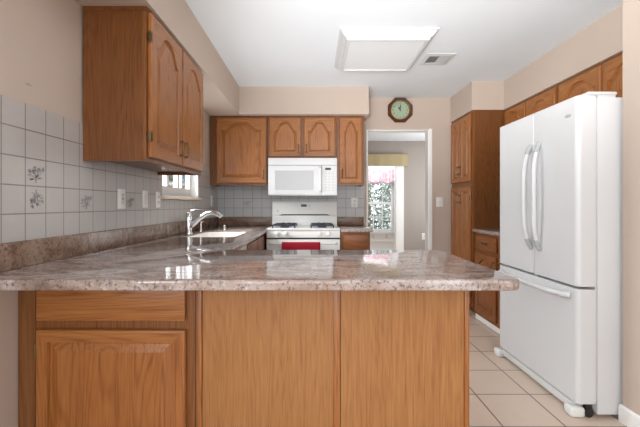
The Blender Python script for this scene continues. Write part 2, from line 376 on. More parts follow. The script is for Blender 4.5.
def add_door(root, x0, x1, z0, z1, H=0.0, m=None, hs=None, hz='low', stile=.055, p=.82, hinge=None, vertical=True):
    o = obj('door', door_mesh(x1-x0, z1-z0, H, stile, p, bev=.026 if x1-x0 < .36 else .04), m or OAK, root, loc=(x0, -.003, z0))
    o.data.materials.append(OAKRH if m is OAKR else OAKH)
    w, h = x1-x0, z1-z0
    if hs:
        hx = w-.028 if hs == 'r' else .028
        handle(o, hx, {'low': .12, 'high': h-.12}.get(hz, hz), vertical)
    if hinge:
        for q in (.1, h-.12):
            bm = bmesh.new(); X = -.006 if hinge == 'l' else w+.006
            tube(bm, [(X, -.012, q-.028), (X, -.012, q+.028)], .005, 8); box(bm, X-.004, X+.014 if hinge == 'l' else X+.004, -.0205, -.0195, q-.022, q+.022)
            box(bm, X-.004, X+.004, -.012, 0, q-.02, q+.02)
            obj('hinge', bm, BRASS, o, smooth=True)
    return o
def add_drawer(root, x0, x1, z0, z1, m=None, pull=True):
    w, h = x1-x0, z1-z0
    bm = bmesh.new(); box(bm, 0, w, -.019, 0, 0, h, bev=.005)
    o = obj('drawer_front', bm, m or OAKH, root, loc=(x0, -.0005, z0), smooth=True)
    if pull: handle(o, w/2, h/2, False)
    return o
def carcass(root, w, d, h, m, frame_m, wall=True, toe=0):
    bm = bmesh.new(); t = .016
    if wall:
        box(bm, 0, t, .02, d, 0, h); box(bm, w-t, w, .02, d, 0, h); box(bm, t, w-t, .02, d, .022, .036); box(bm, t, w-t, .02, d, h-t, h); box(bm, t, w-t, d-.008, d, .036, h-t)
    else:
        box(bm, 0, w, .02, d, toe, h)
        if toe: box(bm, 0, w, .09, d, 0, toe)
    obj('carcass', bm, m, root)
    bm = bmesh.new(); box(bm, 0, w, 0, .0195, toe, h, bev=.001); obj('face_frame', bm, frame_m, root)

# left wall cabinet, doors face +X
c = thing('wall_cabinet', 'large oak wall cabinet on the left tiled wall with two arched doors', 'cabinet', (-.825, 1.803, 1.373), R(90))
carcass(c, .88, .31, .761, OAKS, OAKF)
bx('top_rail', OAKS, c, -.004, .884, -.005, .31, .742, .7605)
add_door(c, .018, .432, .022, .738, .10, OAK, 'r', .1, .056, .88, hinge='l')
add_door(c, .450, .864, .022, .738, .10, OAK, 'l', .1, .056, .88)
# back wall cabinets
YF0 = 4.018; dB = YB-.010-YF0
c = thing('wall_cabinet', 'square oak corner wall cabinet with one broad arched door, left of the microwave', 'cabinet', (XL+.010, YF0, 1.373))
carcass(c, .629, dB, .761, OAKS, OAKF)
bx('filler', OAKD, c, 0, .055, -.004, 0, 0, .75)
add_door(c, .075, .617, .022, .738, .08, OAK, 'r', .09, .056, .82)
c = thing('wall_cabinet', 'short oak wall cabinet with two arched doors directly above the microwave', 'cabinet', (-.503, YF0, 1.664))
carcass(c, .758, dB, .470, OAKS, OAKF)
add_door(c, .022, .366, .020, .448, .105, OAK, 'r', .085, .048, .86)
add_door(c, .398, .738, .020, .448, .105, OAK, 'l', .085, .048, .86)
c = thing('wall_cabinet', 'tall narrow oak wall cabinet with one arched door, right of the microwave', 'cabinet', (.258, YF0, 1.373))
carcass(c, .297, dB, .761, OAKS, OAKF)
add_door(c, .028, .272, .022, .738, .11, OAK, 'l', .1, .045, .92)
# pantry, faces -X
c = thing('pantry_cabinet', 'floor to soffit oak pantry cabinet beside the doorway, two pairs of doors', 'cabinet', (1.643, YB-.004, 0), R(-90))
bm = bmesh.new(); box(bm, 0, .583, .02, .62, .1, 2.133); box(bm, .01, .573, .08, .62, 0, .1); obj('carcass', bm, OAKS, c)
bm = bmesh.new(); box(bm, 0, .583, 0, .0195, .1, 2.133); obj('face_frame', bm, OAKF, c)
for x0, x1, hs in ((.03, .282, 'r'), (.296, .548, 'l')):
    add_door(c, x0, x1, 1.405, 2.105, .085, OAK, hs, .13, .05, .85)
    add_door(c, x0, x1, .13, 1.35, 0, OAK, hs, 1.09, .05, hinge='r' if hs == 'l' else None)
# cabinets above fridge, face -X
for y0, w, lab, drs in ((3.764, .82, 'short oak cabinet under the right soffit nearest the pantry, above the fridge', ((.02, .375), (.395, .795))),
                        (2.940, .97, 'short oak cabinet under the right soffit above the near end of the fridge', ((.02, .445), (.465, .90)))):
    c = thing('fridge_top_cabinet', lab, 'cabinet', (1.975, y0, 1.79), R(-90))
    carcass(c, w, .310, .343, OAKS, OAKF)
    for i, (a, b) in enumerate(drs): add_door(c, a, b, .018, .318, .085, OAK, 'r' if i == 0 else 'l', .06, .045, .9)
# right base cabinet between pantry and fridge, faces -X
c = thing('base_cabinet', 'oak base cabinet with drawer and door between pantry and white fridge', 'cabinet', (1.665, 3.766, 0), R(-90))
bm = bmesh.new(); box(bm, 0, .93, .02, .63, 0, .876); obj('carcass', bm, OAKS, c)
bm = bmesh.new(); box(bm, 0, .93, 0, .0195, .046, .876); obj('face_frame', bm, OAKR, c)
bx('toe_kick', TRIMW, c, 0, .93, .002, .018, 0, .045)
for a, b, hs in ((.035, .465, 'r'), (.50, .9, 'l')):
    add_drawer(c, a, b, .715, .85, OAKRH); add_door(c, a, b, .085, .68, .06, OAKR, hs, .50, .055, .85)
c = tag(bx('countertop', GRANITE, None, 1.632, 2.295, 2.84, 3.765, .879, .914, bev=.008), 'short granite countertop on the oak cabinet between pantry and fridge', 'countertop')
# base cabinet right of the range
c = thing('base_cabinet', 'small oak base cabinet with a drawer at the doorway, right of the stove', 'cabinet', (.281, 3.742, 0))
carcass(c, .297, .60, .877, OAKS, OAKR, wall=False, toe=.1)
add_drawer(c, .022, .277, .705, .85, OAKRH, pull=False)
handle(c.children[-1], .165, .0725, True, .055)
add_door(c, .022, .277, .125, .68, 0, OAKR, 'l', .46)
c = thing('countertop', 'small granite countertop with backsplash at the doorway, right of the stove', 'countertop', (0, 0, 0))
bx('slab', GRANITE, c, .279, .604, 3.712, 4.345, .879, .914, bev=.008)
bx('backsplash', GRANITEB, c, .279, .594, 4.325, 4.3455, .9145, 1.014, bev=.003)
# left run of base cabinets, faces +X
c = thing('base_cabinet', 'oak sink base cabinet under the sink, next to the white dishwasher', 'cabinet', (-.515, 2.746, 0), R(90))
bm = bmesh.new(); box(bm, 0, .02, .02, .6, .1, .876); box(bm, .954, .974, .02, .6, .1, .876); box(bm, .02, .954, .02, .6, .1, .12); box(bm, 0, .974, .08, .6, 0, .1); obj('carcass', bm, OAKS, c)
bm = bmesh.new(); box(bm, 0, .974, 0, .0195, .1, .876); obj('face_frame', bm, OAKR, c)
for a, b, hs in ((.03, .477, 'r'), (.497, .944, 'l')):
    add_drawer(c, a, b, .715, .85, OAKRH, pull=False); add_door(c, a, b, .125, .68, 0, OAKR, hs, .46)
c = thing('base_cabinet', 'oak corner base cabinet between sink cabinet and stove', 'cabinet', (-.515, 3.724, 0), R(90))
carcass(c, .615, .60, .876, OAKS, OAKR, wall=False, toe=.1)
c = thing('dishwasher', 'white dishwasher front under the left countertop', 'dishwasher', (-.505, 2.142, 0), R(90))
bx('body', APPL, c, .004, .596, .03, .58, .1, .872)
bx('door', APPL, c, .004, .596, 0, .028, .12, .74, bev=.006)
bx('control_panel', APPL, c, .004, .596, -.006, .028, .745, .872, bev=.006)
bx('toe_kick', BLACK, c, .004, .596, .06, .1, 0, .098)

# peninsula
PY = 1.418
c = thing('peninsula_cabinet', 'oak peninsula cabinet with one drawer front over one raised panel door', 'cabinet', (XL+.003, PY, 0))
carcass(c, .683, .53, .877, OAKS, OAKF, wall=False, toe=.1)
bx('filler', OAKD, c, 0, .066, -.003, 0, .1, .877)
add_drawer(c, .080, .650, .711, .862, OAKH, pull=False)
add_door(c, .080, .652, .125, .677, 0, OAK, None, hinge=None, stile=.047)
bm = bmesh.new(); tube(bm, [(.073, -.012, .56), (.073, -.012, .62)], .005, 8); box(bm, .069, .079, -.012, 0, .57, .61); obj('hinge', bm, BRASS, c, smooth=True)
c = thing('peninsula_cabinet', 'oak panelled back of the peninsula base, two wide flat panels', 'cabinet', (-.457, PY, 0))
bm = bmesh.new(); box(bm, 0, 1.047, .012, .53, 0, .877); obj('carcass', bm, OAKS, c)
bx('trim_strip', OAKD, c, .001, .008, -.002, .0115, 0, .877)
bx('trim_strip', OAK, c, .009, .026, -.008, .0115, 0, .877, bev=.003)
bx('panel', OAKP, c, .0265, .553, .002, .0115, 0, .877)
bx('trim_strip', OAK, c, .534, .5595, -.004, .0018, 0, .877, bev=.002)
bx('panel', OAKP, c, .5625, 1.040, .002, .0115, 0, .877)
bx('corner_trim', OAK, c, 1.0405, 1.06, -.006, .02, 0, .877, bev=.004)

# countertop: peninsula plus left run, one slab with a sink cut-out
def countertop():
    cu = bpy.data.curves.new('counter', 'CURVE'); cu.dimensions = '2D'; cu.fill_mode = 'BOTH'
    cu.extrude = .0175-.007; cu.bevel_depth = .007; cu.bevel_resolution = 3
    def arc(cx, cy, r, a0, a1, n=8): return [(cx+r*math.cos(R(a0+(a1-a0)*k/n)), cy+r*math.sin(R(a0+(a1-a0)*k/n))) for k in range(n+1)]
    b = .007; x0 = XL+.009+b; y0 = 1.173+b; x1 = .678-b; y1 = 1.973-b; xf = -.482-b; xn = -.45-b; yb = YB-.010-b
    pts = [(x0, y0)] + arc(x1-.035, y0+.035, .035, -90, 0) + arc(x1-.02, y1-.02, .02, 0, 90) + arc(xn+.07, y1+.07, .07, -90, -180) + [(xf, yb), (x0, yb)]
    hole = arc(SX1+b-.07, SY1+b-.07, .07, 0, 90) + arc(SX0-b+.07, SY1+b-.07, .07, 90, 180) + arc(SX0-b+.07, SY0-b+.07, .07, 180, 270) + arc(SX1+b-.07, SY0-b+.07, .07, 270, 360)
    for P in (pts, hole):
        sp = cu.splines.new('POLY'); sp.points.add(len(P)-1); sp.use_cyclic_u = True
        for q, p in zip(sp.points, P): q.co = (*p, 0, 1)
    t = bpy.data.objects.new('t', cu); C.objects.link(t); bpy.context.view_layer.update()
    me = bpy.data.meshes.new_from_object(t.evaluated_get(bpy.context.evaluated_depsgraph_get())); me.name = 'slab'
    bpy.data.objects.remove(t); bpy.data.curves.remove(cu)
    me.materials.clear(); me.materials.append(GRANITE)
    bm = bmesh.new(); bm.from_mesh(me); bmesh.ops.remove_doubles(bm, verts=bm.verts[:], dist=1e-5); bmesh.ops.recalc_face_normals(bm, faces=bm.faces[:]); bm.to_mesh(me); bm.free()
    for p in me.polygons: p.use_smooth = abs(p.normal.z) < .98
    try: me.set_sharp_from_angle(angle=R(40))
    except Exception: pass
    c = thing('countertop', 'long granite countertop wrapping from the peninsula along the left wall to the stove', 'countertop')
    o = bpy.data.objects.new('slab', me); C.objects.link(o); o.parent = c; o.location = (0, 0, .914-.0175)
    bx('backsplash', GRANITEB, c, XL+.0085, XL+.030, 1.18, YB-.0305, .9145, 1.016, bev=.003)
    bx('backsplash', GRANITEB, c, XL+.0085, -.484, YB-.030, YB-.0085, .9145, 1.016, bev=.003)
SX0, SX1, SY0, SY1 = -.985, -.60, 2.75, 3.34
countertop()
# sink basin
def sink():
    bm = bmesh.new()
    def rr(x0, x1, y0, y1, r, z, n=6):
        P = []
        for cx, cy, a in ((x1-r, y1-r, 0), (x0+r, y1-r, 90), (x0+r, y0+r, 180), (x1-r, y0+r, 270)):
            P += [bm.verts.new((cx+r*math.cos(R(a+90*k/n)), cy+r*math.sin(R(a+90*k/n)), z)) for k in range(n+1)]
        return P
    L = [rr(SX0+.001, SX1-.001, SY0+.001, SY1-.001, .07, .866), rr(SX0+.001, SX1-.001, SY0+.001, SY1-.001, .07, .906), rr(SX0+.008, SX1-.008, SY0+.008, SY1-.008, .065, .908), rr(SX0+.014, SX1-.014, SY0+.014, SY1-.014, .06, .90), rr(SX0+.025, SX1-.025, SY0+.025, SY1-.025, .06, .75), rr(SX0+.06, SX1-.06, SY0+.06, SY1-.06, .05, .72)]
    for a, b in zip(L, L[1:]):
        n = len(a)
        for i in range(n): bm.faces.new((a[i], a[(i+1) % n], b[(i+1) % n], b[i]))
    bm.faces.new(L[-1])
    c = thing('sink', 'pale undermount sink set into the left granite countertop below the window', 'sink')
    obj('basin', bm, STEEL, c, smooth=True)
    bm = bmesh.new(); lathe(bm, [(.045, 0), (.045, .004), (.03, .003)], Matrix.Translation(((SX0+SX1)/2, (SY0+SY1)/2, .7205))); obj('drain', bm, CHROME, c, smooth=True)
sink()
# faucet
c = thing('faucet', 'chrome single lever faucet with pull-out spout behind the sink', 'faucet', (-1.04, 3.05, .9145))
bm = bmesh.new(); lathe(bm, [(.032, 0), (.032, .006), (.027, .014), (.025, .10), (.027, .13), (.024, .165), (.012, .178)]); obj('body', bm, CHROME, c, smooth=True)
bm = bmesh.new(); tube(bm, [(.0, 0, .055), (.03, 0, .075), (.09, -.002, .13), (.15, -.004, .168), (.2, -.005, .178), (.235, -.006, .172), (.262, -.006, .155)], [.021, .022, .020, .019, .019, .021, .022], 12); obj('spout', bm, CHROME, c, smooth=True)
bm = bmesh.new(); tube(bm, [(.262, -.006, .155), (.268, -.006, .149), (.274, -.006, .142)], [.0195, .020, .018], 12); obj('spray_head', bm, GREYP, c, smooth=True)
bm = bmesh.new(); tube(bm, [(.0, 0, .172), (.02, 0, .192), (.06, 0, .2), (.11, .0, .197)], [.012, .009, .007, .006], 10); obj('lever', bm, CHROME, c, smooth=True)
c = thing('soap_dispenser', 'slim chrome soap pump right behind the faucet spout', 'soap dispenser', (-1.035, 3.36, .9145))
bm = bmesh.new(); lathe(bm, [(.018, 0), (.018, .006), (.009, .012), (.008, .07), (.010, .085), (.006, .09)]); obj('pump', bm, CHROME, c, smooth=True)
bm = bmesh.new(); tube(bm, [(0, 0, .082), (.03, 0, .086), (.05, 0, .078)], [.006, .005, .004], 8); obj('nozzle', bm, CHROME, c, smooth=True)
bm = bmesh.new(); lathe(bm, [(.022, 0), (.022, .01), (.017, .022), (.015, .045), (.008, .05)])
o = obj('air_gap_cap', bm, CHROME, smooth=True); o.location = (-.87, 3.57, .9145); tag(o, 'small chrome cap on the granite between sink and back wall', 'air gap cap')

# ------------------------------------------------------------------ stove
c = thing('gas_stove', 'white gas stove with red towel on its oven door below the microwave', 'stove', (-.104, 3.735, 0))
w = .376
bm = bmesh.new(); box(bm, -w, w, .03, .585, .05, .895); obj('body', bm, APPL2, c)
bm = bmesh.new(); box(bm, -w, w, .002, .50, .895, .916, bev=.006); obj('cooktop', bm, APPL2, c, smooth=True)
bm = bmesh.new(); prism(bm, [(0, .82), (.03, .82), (.03, .894), (.012, .894)], -w, w, 'x', .003); obj('control_panel', bm, APPL2, c, smooth=True)
bm = bmesh.new(); prism(bm, [(.50, .8955), (.598, .8955), (.598, 1.185), (.585, 1.198), (.555, 1.198), (.545, 1.185), (.532, 1.04), (.512, 1.03), (.512, .96), (.50, .93)], -w, w, 'x', .003); obj('backguard', bm, APPL2, c, smooth=True)
bm = bmesh.new(); prism(bm, [(-.31, 1.030), (.31, 1.030), (.26, 1.048), (-.26, 1.048)], .519, .536, 'y'); obj('vent_slot', bm, BLACK, c)
bm = bmesh.new(); box(bm, -.092, .075, .537, .541, 1.105, 1.17, bev=.001); obj('clock_panel', bm, mat('panel_white', (.74, .74, .73), .3), c)
bm = bmesh.new(); box(bm, -.042, .025, .5345, .5365, 1.135, 1.162); obj('display', bm, BLACK, c)
for k, x in enumerate((-.08, -.062, .04, .058)):
    bm = bmesh.new(); box(bm, x-.006, x+.006, .535, .537, 1.138, 1.15, bev=.001); obj('button', bm, LGREY, c)
bm = bmesh.new(); lathe(bm, [(.012, 0), (.012, .003), (.008, .004)], Matrix.Translation((-.315, .5335, 1.085)) @ YF, 16); obj('emblem', bm, LGREY, c, smooth=True)
for x in (-.262, -.176, .168, .262):
    bm = bmesh.new(); lathe(bm, [(.024, 0), (.024, .004), (.019, .008), (.017, .026), (.013, .029)], Matrix.Translation((x, .004, .862)) @ YF, 18); box(bm, x-.004, x+.004, -.034, -.018, .846, .878, bev=.002); obj('knob', bm, APPL2, c, smooth=True)
def grate(x):
    bm = bmesh.new(); z = .950; x0, x1, y0, y1 = x-.115, x+.115, .06, .48
    for a in (x0, x1): box(bm, a-.006, a+.006, y0, y1, z-.012, z, bev=.002)
    for b in (y0, (y0+y1)/2, y1): box(bm, x0, x1, b-.006, b+.006, z-.012, z, bev=.002)
    for cy in ((3*y0+y1)/4, (y0+3*y1)/4):
        for k in range(4):
            a = PI/4+k*PI/2; tube(bm, [(x+.03*math.cos(a), cy+.03*math.sin(a), z+.004), (x+.11*math.cos(a), cy+.10*math.sin(a), z-.006)], .006, 6)
        lathe(bm, [(.05, .917), (.05, .925), (.035, .93), (.033, .938)], Matrix.Translation((x, cy, 0)), 16)
    for a in (x0, x1):
        for b in (y0, y1): box(bm, a-.006, a+.006, b-.006, b+.006, .9165, z-.01)
    obj('grate', bm, IRON, c, smooth=True)
grate(-.205); grate(.195)
bx('gap_strip', BLACK, c, -w+.004, w-.004, .006, .029, .806, .819)
bm = bmesh.new(); box(bm, -w, w, -.004, .029, .20, .804, bev=.006); d = obj('oven_door', bm, APPL2, c, smooth=True)
bm = bmesh.new(); box(bm, -.26, .26, -.006, -.0045, .36, .62); obj('oven_window', bm, BLACK, d)
bm = bmesh.new(); tube(bm, [(-.34, -.004, .765), (-.335, -.03, .765), (-.32, -.045, .765), (.32, -.045, .765), (.335, -.03, .765), (.34, -.004, .765)], .011, 10); obj('handle', bm, APPL2, d, smooth=True)
bm = bmesh.new(); box(bm, -w, w, 0, .029, .055, .192, bev=.006); obj('storage_drawer', bm, APPL2, c, smooth=True)
# towel
def towel():
    bm = bmesh.new(); path = []
    for k in range(9): path.append((-.0605 - .002*math.sin(k), .44+.325*k/8))
    for k in range(1, 8): a = PI - PI*k/7; path.append((-.045+.0155*math.cos(a), .765+.0155*math.sin(a)))
    for k in range(1, 6): path.append((-.0295+.0005*k, .765-.05*k))
    x0, x1, n = -.215, .172, 16; g = []
    for j in range(n+1):
        x = x0+(x1-x0)*j/n
        g.append([bm.verts.new((x, y - (.002*math.sin(j*1.3) if i < 8 else 0), z)) for i, (y, z) in enumerate(path)])
    for a, b in zip(g, g[1:]):
        for i in range(len(a)-1): bm.faces.new((a[i], a[i+1], b[i+1], b[i]))
    o = obj('dish_towel', bm, RED, smooth=True); o.location = (-.104, 3.735, 0)
    m = o.modifiers.new('solid', 'SOLIDIFY'); m.thickness = .003; m.offset = 0
    tag(o, 'red dish towel folded over the oven door handle of the white stove', 'towel')
towel()
# microwave
c = thing('microwave', 'white over-the-range microwave hung under the short oak cabinet', 'microwave', (-.488, 3.925, 1.258))
W_ = .743
bx('body', APPL, c, 0, W_, .025, .40, 0, .402, bev=.004)
bm = bmesh.new(); box(bm, .002, W_-.002, 0, .0245, .325, .402, bev=.006)
for k in range(5): box(bm, .035, W_-.035, -.003, 0, .337+.012*k, .342+.012*k)
obj('vent_grille', bm, APPL, c, smooth=True)
bm = bmesh.new(); box(bm, .002, .575, -.004, .0245, .006, .322, bev=.008); d = obj('door', bm, APPL, c, smooth=True)
bm = bmesh.new(); box(bm, .075, .49, -.0065, -.0045, .06, .265, bev=.0008); obj('window', bm, mat('window_frit', (.47, .475, .48), .35), d)
bm = bmesh.new(); prism(bm, [(-.004, .03), (-.028, .05), (-.034, .17), (-.028, .29), (-.004, .31)], .546, .572, 'x', .004); obj('handle', bm, APPL, d, smooth=True)
bm = bmesh.new(); lathe(bm, [(.009, 0), (.009, .002), (.006, .0025)], Matrix.Translation((.09, -.0045, .035)) @ YF, 14); obj('emblem', bm, LGREY, d, smooth=True)
bm = bmesh.new(); box(bm, .578, W_-.002, -.002, .0245, .006, .322, bev=.005); d = obj('keypad_panel', bm, APPL, c, smooth=True)
bm = bmesh.new(); box(bm, .612, .675, -.004, -.0025, .272, .296); obj('display', bm, BLACK, d)
for r in range(7):
    for q in range(3):
        bm = bmesh.new(); box(bm, .605+.038*q, .633+.038*q, -.0035, -.0022, .045+.03*r, .063+.03*r, bev=.0005); obj('button', bm, mat('key_grey', (.60, .61, .62), .4) if 'key_grey' not in bpy.data.materials else bpy.data.materials['key_grey'], d)

# ------------------------------------------------------------------ fridge, faces -X
c = thing('refrigerator', 'white french door refrigerator with bottom freezer drawer at the right wall', 'refrigerator', (1.424, 2.812, 0), R(-90))
FW = .838
bm = bmesh.new(); box(bm, .002, FW-.002, .110, .80, .022, 1.737, bev=.004); obj('case', bm, FRIDGE, c, smooth=True)
bm = bmesh.new(); box(bm, .01, FW-.01, .1015, .1095, .09, 1.73); obj('gasket', bm, LGREY, c)
def fdoor(name, x0, x1, z0, z1, rl, rr_):
    bm = bmesh.new(); n = 6; P = [(x0, .101)]
    def arc(cx, r, a0, a1): return [(cx+r*math.cos(R(a0+(a1-a0)*k/n)), r+.0+r*math.sin(R(a0+(a1-a0)*k/n))) for k in range(n+1)]
    P += arc(x0+rl, rl, 180, 270) + arc(x1-rr_, rr_, 270, 360) + [(x1, .101)]
    prism(bm, P, z0, z1, 'z', .003, 1); return obj(name, bm, FRIDGE, c, smooth=True)
dl = fdoor('door', 0, .4455, .712, 1.748, .022, .006); dr = fdoor('door', .4485, FW, .712, 1.748, .006, .024)
dz = fdoor('freezer_drawer', 0, FW, .078, .698, .022, .024)
def fh(parent, x, s):
    bm = bmesh.new(); z0, z1 = .885, 1.535
    pts = []
    for k in range(15):
        t = k/14; z = z0+(z1-z0)*t; b = math.sin(PI*t)
        pts.append((x + s*.012*(1-b), -.012-.026*min(1, b*1.9)-.008*b, z))
    tube(bm, pts, [.012]+[.0135]*13+[.012], 10); h = obj('handle', bm, FRIDGE, parent, smooth=True)
    for za, zb in ((z0-.012, z0+.05), (z1-.05, z1+.012)):
        bm = bmesh.new(); zt = za if za < z0 else zb; zi = zb if za < z0 else za
        tube(bm, [(x+s*.014, 0, zt), (x+s*.013, -.012, (zt*2+zi)/3), (x+s*.010, -.030, zi)], [.016, .0155, .0145], 10); obj('end_cap', bm, GREYP, h, smooth=True)
fh(dl, .412, .7); fh(dr, .522, -.7)
bm = bmesh.new(); pts = []
for k in range(17):
    t = k/16; b = math.sin(PI*t); pts.append((.06+.71*t, -.008-.045*min(1, b*2.2), .655))
tube(bm, pts, .0145, 10); h = obj('handle', bm, FRIDGE, dz, smooth=True)
for a, b in ((.048, .085), (.782, .745)):
    bm = bmesh.new(); tube(bm, [(a, 0, .655), ((a+b)/2, -.02, .655), (b, -.035, .655)], [.017, .0165, .0155], 10); obj('end_cap', bm, LGREY, h, smooth=True)
bm = bmesh.new(); lathe(bm, [(.026, 0), (.026, .002), (.02, .003)], Matrix.Translation((.765, -.0005, 1.652)) @ YF @ Matrix.Diagonal((1, .36, 1, 1)), 24); obj('emblem', bm, GREYP, dr, smooth=True)
for a, b in ((.0, .06), (FW-.075, FW+.004)):
    bm = bmesh.new(); box(bm, a, b, .055, .215, 1.7485, 1.768, bev=.0085, seg=3); box(bm, a+.01, b-.01, .112, .21, 1.7375, 1.752); obj('hinge_cover', bm, FRIDGE, c, smooth=True)
bm = bmesh.new(); box(bm, .428, .466, .012, .10, .6995, .7105, bev=.001); obj('hinge_rail', bm, GREYP, c)
bm = bmesh.new(); box(bm, .03, FW-.05, .012, .075, .016, .062, bev=.006); obj('base_grille', bm, mat('grille_white', (.70, .71, .70), .4), c, smooth=True)
for a, b in ((-.03, .045), (FW-.075, FW-.005)):
    bm = bmesh.new(); box(bm, a, b, -.028, .05, .0005, .056, bev=.014, seg=3); obj('foot_cover', bm, mat('foot_white', (.74, .75, .74), .35) if 'foot_white' not in bpy.data.materials else bpy.data.materials['foot_white'], c, smooth=True)
for x in (.05, FW-.012):
    bm = bmesh.new(); tube(bm, [(x-.03, .072, .026), (x, .072, .026)], .0255, 14); box(bm, x-.028, x-.004, .058, .09, .03, .07); obj('roller', bm, BLACK, c, smooth=True)
for x in (.06, FW-.04):
    bm = bmesh.new(); lathe(bm, [(.02, 0), (.02, .012), (.01, .014), (.01, .024)], Matrix.Translation((x, .74, .0005))); obj('foot', bm, BLACK, c, smooth=True)

# ------------------------------------------------------------------ wall clock
c = thing('wall_clock', 'octagonal wooden wall clock with pale green face above the doorway', 'clock', ((399.8-313.5)/84.06, YB, 1.155+(205-110.5)/84.06))
def octa(r): return [(r*math.cos(PI/8+k*PI/4), r*math.sin(PI/8+k*PI/4)) for k in range(8)]
bm = bmesh.new()
rg = [[bm.verts.new((a, y, b)) for a, b in octa(r)] for r, y in ((.155, 0), (.157, -.022), (.145, -.034), (.118, -.030), (.110, -.016))]
for a, b in zip(rg, rg[1:]):
    for i in range(8): bm.faces.new((a[i], a[(i+1) % 8], b[(i+1) % 8], b[i]))
bm.faces.new(rg[0]); bm.faces.new(rg[-1]); obj('case', bm, mat('mahogany', (.085, .025, .011), .3), c)
bm = bmesh.new(); n = 40
r1 = [[bm.verts.new((r*math.cos(2*PI*k/n), y, r*math.sin(2*PI*k/n))) for k in range(n)] for r, y in ((.108, -.017), (.114, -.036), (.106, -.037), (.103, -.020))]
for a, b in zip(r1, r1[1:]):
    for i in range(n): bm.faces.new((a[i], a[(i+1) % n], b[(i+1) % n], b[i]))
obj('bezel', bm, mat('clock_brass', (.42, .30, .12), .3, 1), c, smooth=True)
bm = bmesh.new(); lathe(bm, [(.105, .0165), (.105, .019)], YF, 40); f = obj('dial', bm, mat('dial_green', (.33, .42, .29), .5), c)
INK = mat('clock_ink', (.05, .05, .035), .6)
for k in range(12):
    cu = bpy.data.curves.new('t', 'FONT'); cu.body = str(k or 12); cu.size = .030; cu.align_x = 'CENTER'; cu.align_y = 'CENTER'; cu.extrude = .0004
    t = bpy.data.objects.new('t', cu); C.objects.link(t); bpy.context.view_layer.update()
    me = bpy.data.meshes.new_from_object(t.evaluated_get(bpy.context.evaluated_depsgraph_get())); bpy.data.objects.remove(t); bpy.data.curves.remove(cu)
    me.materials.clear(); me.materials.append(INK); me.name = 'numeral'
    o = bpy.data.objects.new('numeral', me); C.objects.link(o); o.parent = f; a = PI/2-k*PI/6
    o.location = (.082*math.cos(a), -.0195, .082*math.sin(a)); o.rotation_euler = (R(90), 0, 0)
for nm, a, L, wd, y in (('hour_hand', 120, .048, .0075, -.0205), ('minute_hand', 87, .072, .005, -.022)):
    d = Vector((math.cos(R(a)), 0, math.sin(R(a)))); q = Vector((-d.z, 0, d.x)); bm = bmesh.new()
    P = [d*-.012+q*wd*.5, d*-.012-q*wd*.5, d*L*.6-q*wd, d*L, d*L*.6+q*wd]
    v1 = [bm.verts.new(p+Vector((0, y, 0))) for p in P]; v2 = [bm.verts.new(p+Vector((0, y-.001, 0))) for p in P]
    bm.faces.new(v1); bm.faces.new(v2[::-1])
    for i in range(5): bm.faces.new((v1[i], v1[(i+1) % 5], v2[(i+1) % 5], v2[i]))
    obj(nm, bm, BLACK, c)

# ------------------------------------------------------------------ outlets and switches
PLATE = mat('plate_white', (.80, .79, .76), .35); SLOT = mat('slot_grey', (.10, .10, .10), .5); INS = mat('insert_white', (.70, .69, .66), .35)
def outlet(name, label, cat, loc, rz, kind, w=.072, h=.116):
    c = thing(name, label, cat, loc, rz)
    bx('plate', PLATE, c, -w/2, w/2, -.006, 0, -h/2, h/2, bev=.002)
    if kind == 'duplex':
        for z in (-.02, .02):
            bm = bmesh.new(); box(bm, -.016, .016, -.0085, -.0062, z-.014, z+.014, bev=.001); o = obj('receptacle', bm, INS, c)
            bm = bmesh.new(); box(bm, -.008, -.005, -.0092, -.0086, z-.004, z+.007); box(bm, .005, .008, -.0092, -.0086, z-.004, z+.007); box(bm, -.002, .002, -.0092, -.0086, z-.011, z-.007); obj('slot', bm, SLOT, o)
    elif kind == 'rocker':
        bm = bmesh.new(); prism(bm, [(-.0062, -.034), (-.0062, .034), (-.008, .034), (-.011, -.034)], -.016, .016, 'x'); obj('rocker', bm, INS, c)
    elif kind == 'gfci':
        bm = bmesh.new(); box(bm, -.017, .017, -.009, -.0062, -.034, .034, bev=.001); o = obj('receptacle', bm, INS, c)
        for z in (-.022, .022):
            bm = bmesh.new(); box(bm, -.008, -.005, -.0097, -.0091, z-.004, z+.007); box(bm, .005, .008, -.0097, -.0091, z-.004, z+.007); obj('slot', bm, SLOT, o)
        for z in (-.005, .005):
            bm = bmesh.new(); box(bm, -.007, .007, -.0105, -.0091, z-.003, z+.003); obj('button', bm, SLOT, o)
    elif kind == 'toggle':
        for x in ((-.018, .018) if w > .09 else (0,)):
            bm = bmesh.new(); prism(bm, [(-.0062, -.012), (-.0062, .012), (-.018, .010), (-.016, .002)], x-.005, x+.005, 'x'); obj('toggle', bm, INS, c)
LX = XL+.0085
outlet('wall_outlet', 'white outlet plate on the left tiles, nearest of the three before the window', 'outlet', (LX, 2.163, 1.191), R(90), 'gfci', .084)
outlet('light_switch', 'white rocker switch plate on the left tiles, middle of three before the window', 'light switch', (LX, 2.464, 1.194), R(90), 'rocker')
outlet('wall_outlet', 'white outlet plate on the left tiles beside the cream window sill', 'outlet', (LX, 2.668, 1.194), R(90), 'duplex')
outlet('wall_outlet', 'white outlet plate on the left tiles beyond the window, near the corner', 'outlet', (LX, 4.09, 1.20), R(90), 'duplex')
outlet('wall_outlet', 'white outlet plate on the back tiles right of the stove', 'outlet', (.487, YB-.0085, 1.182), 0, 'duplex', .080, .118)
outlet('light_switch', 'white light switch plate on the beige wall right of the doorway', 'light switch', (1.50, YB-.0005, 1.191), 0, 'toggle', .082)
outlet('wall_outlet', 'white outlet plate low on the taupe wall through the doorway', 'outlet', (2.20, 7.2895, .53), 0, 'duplex', .085, .13)
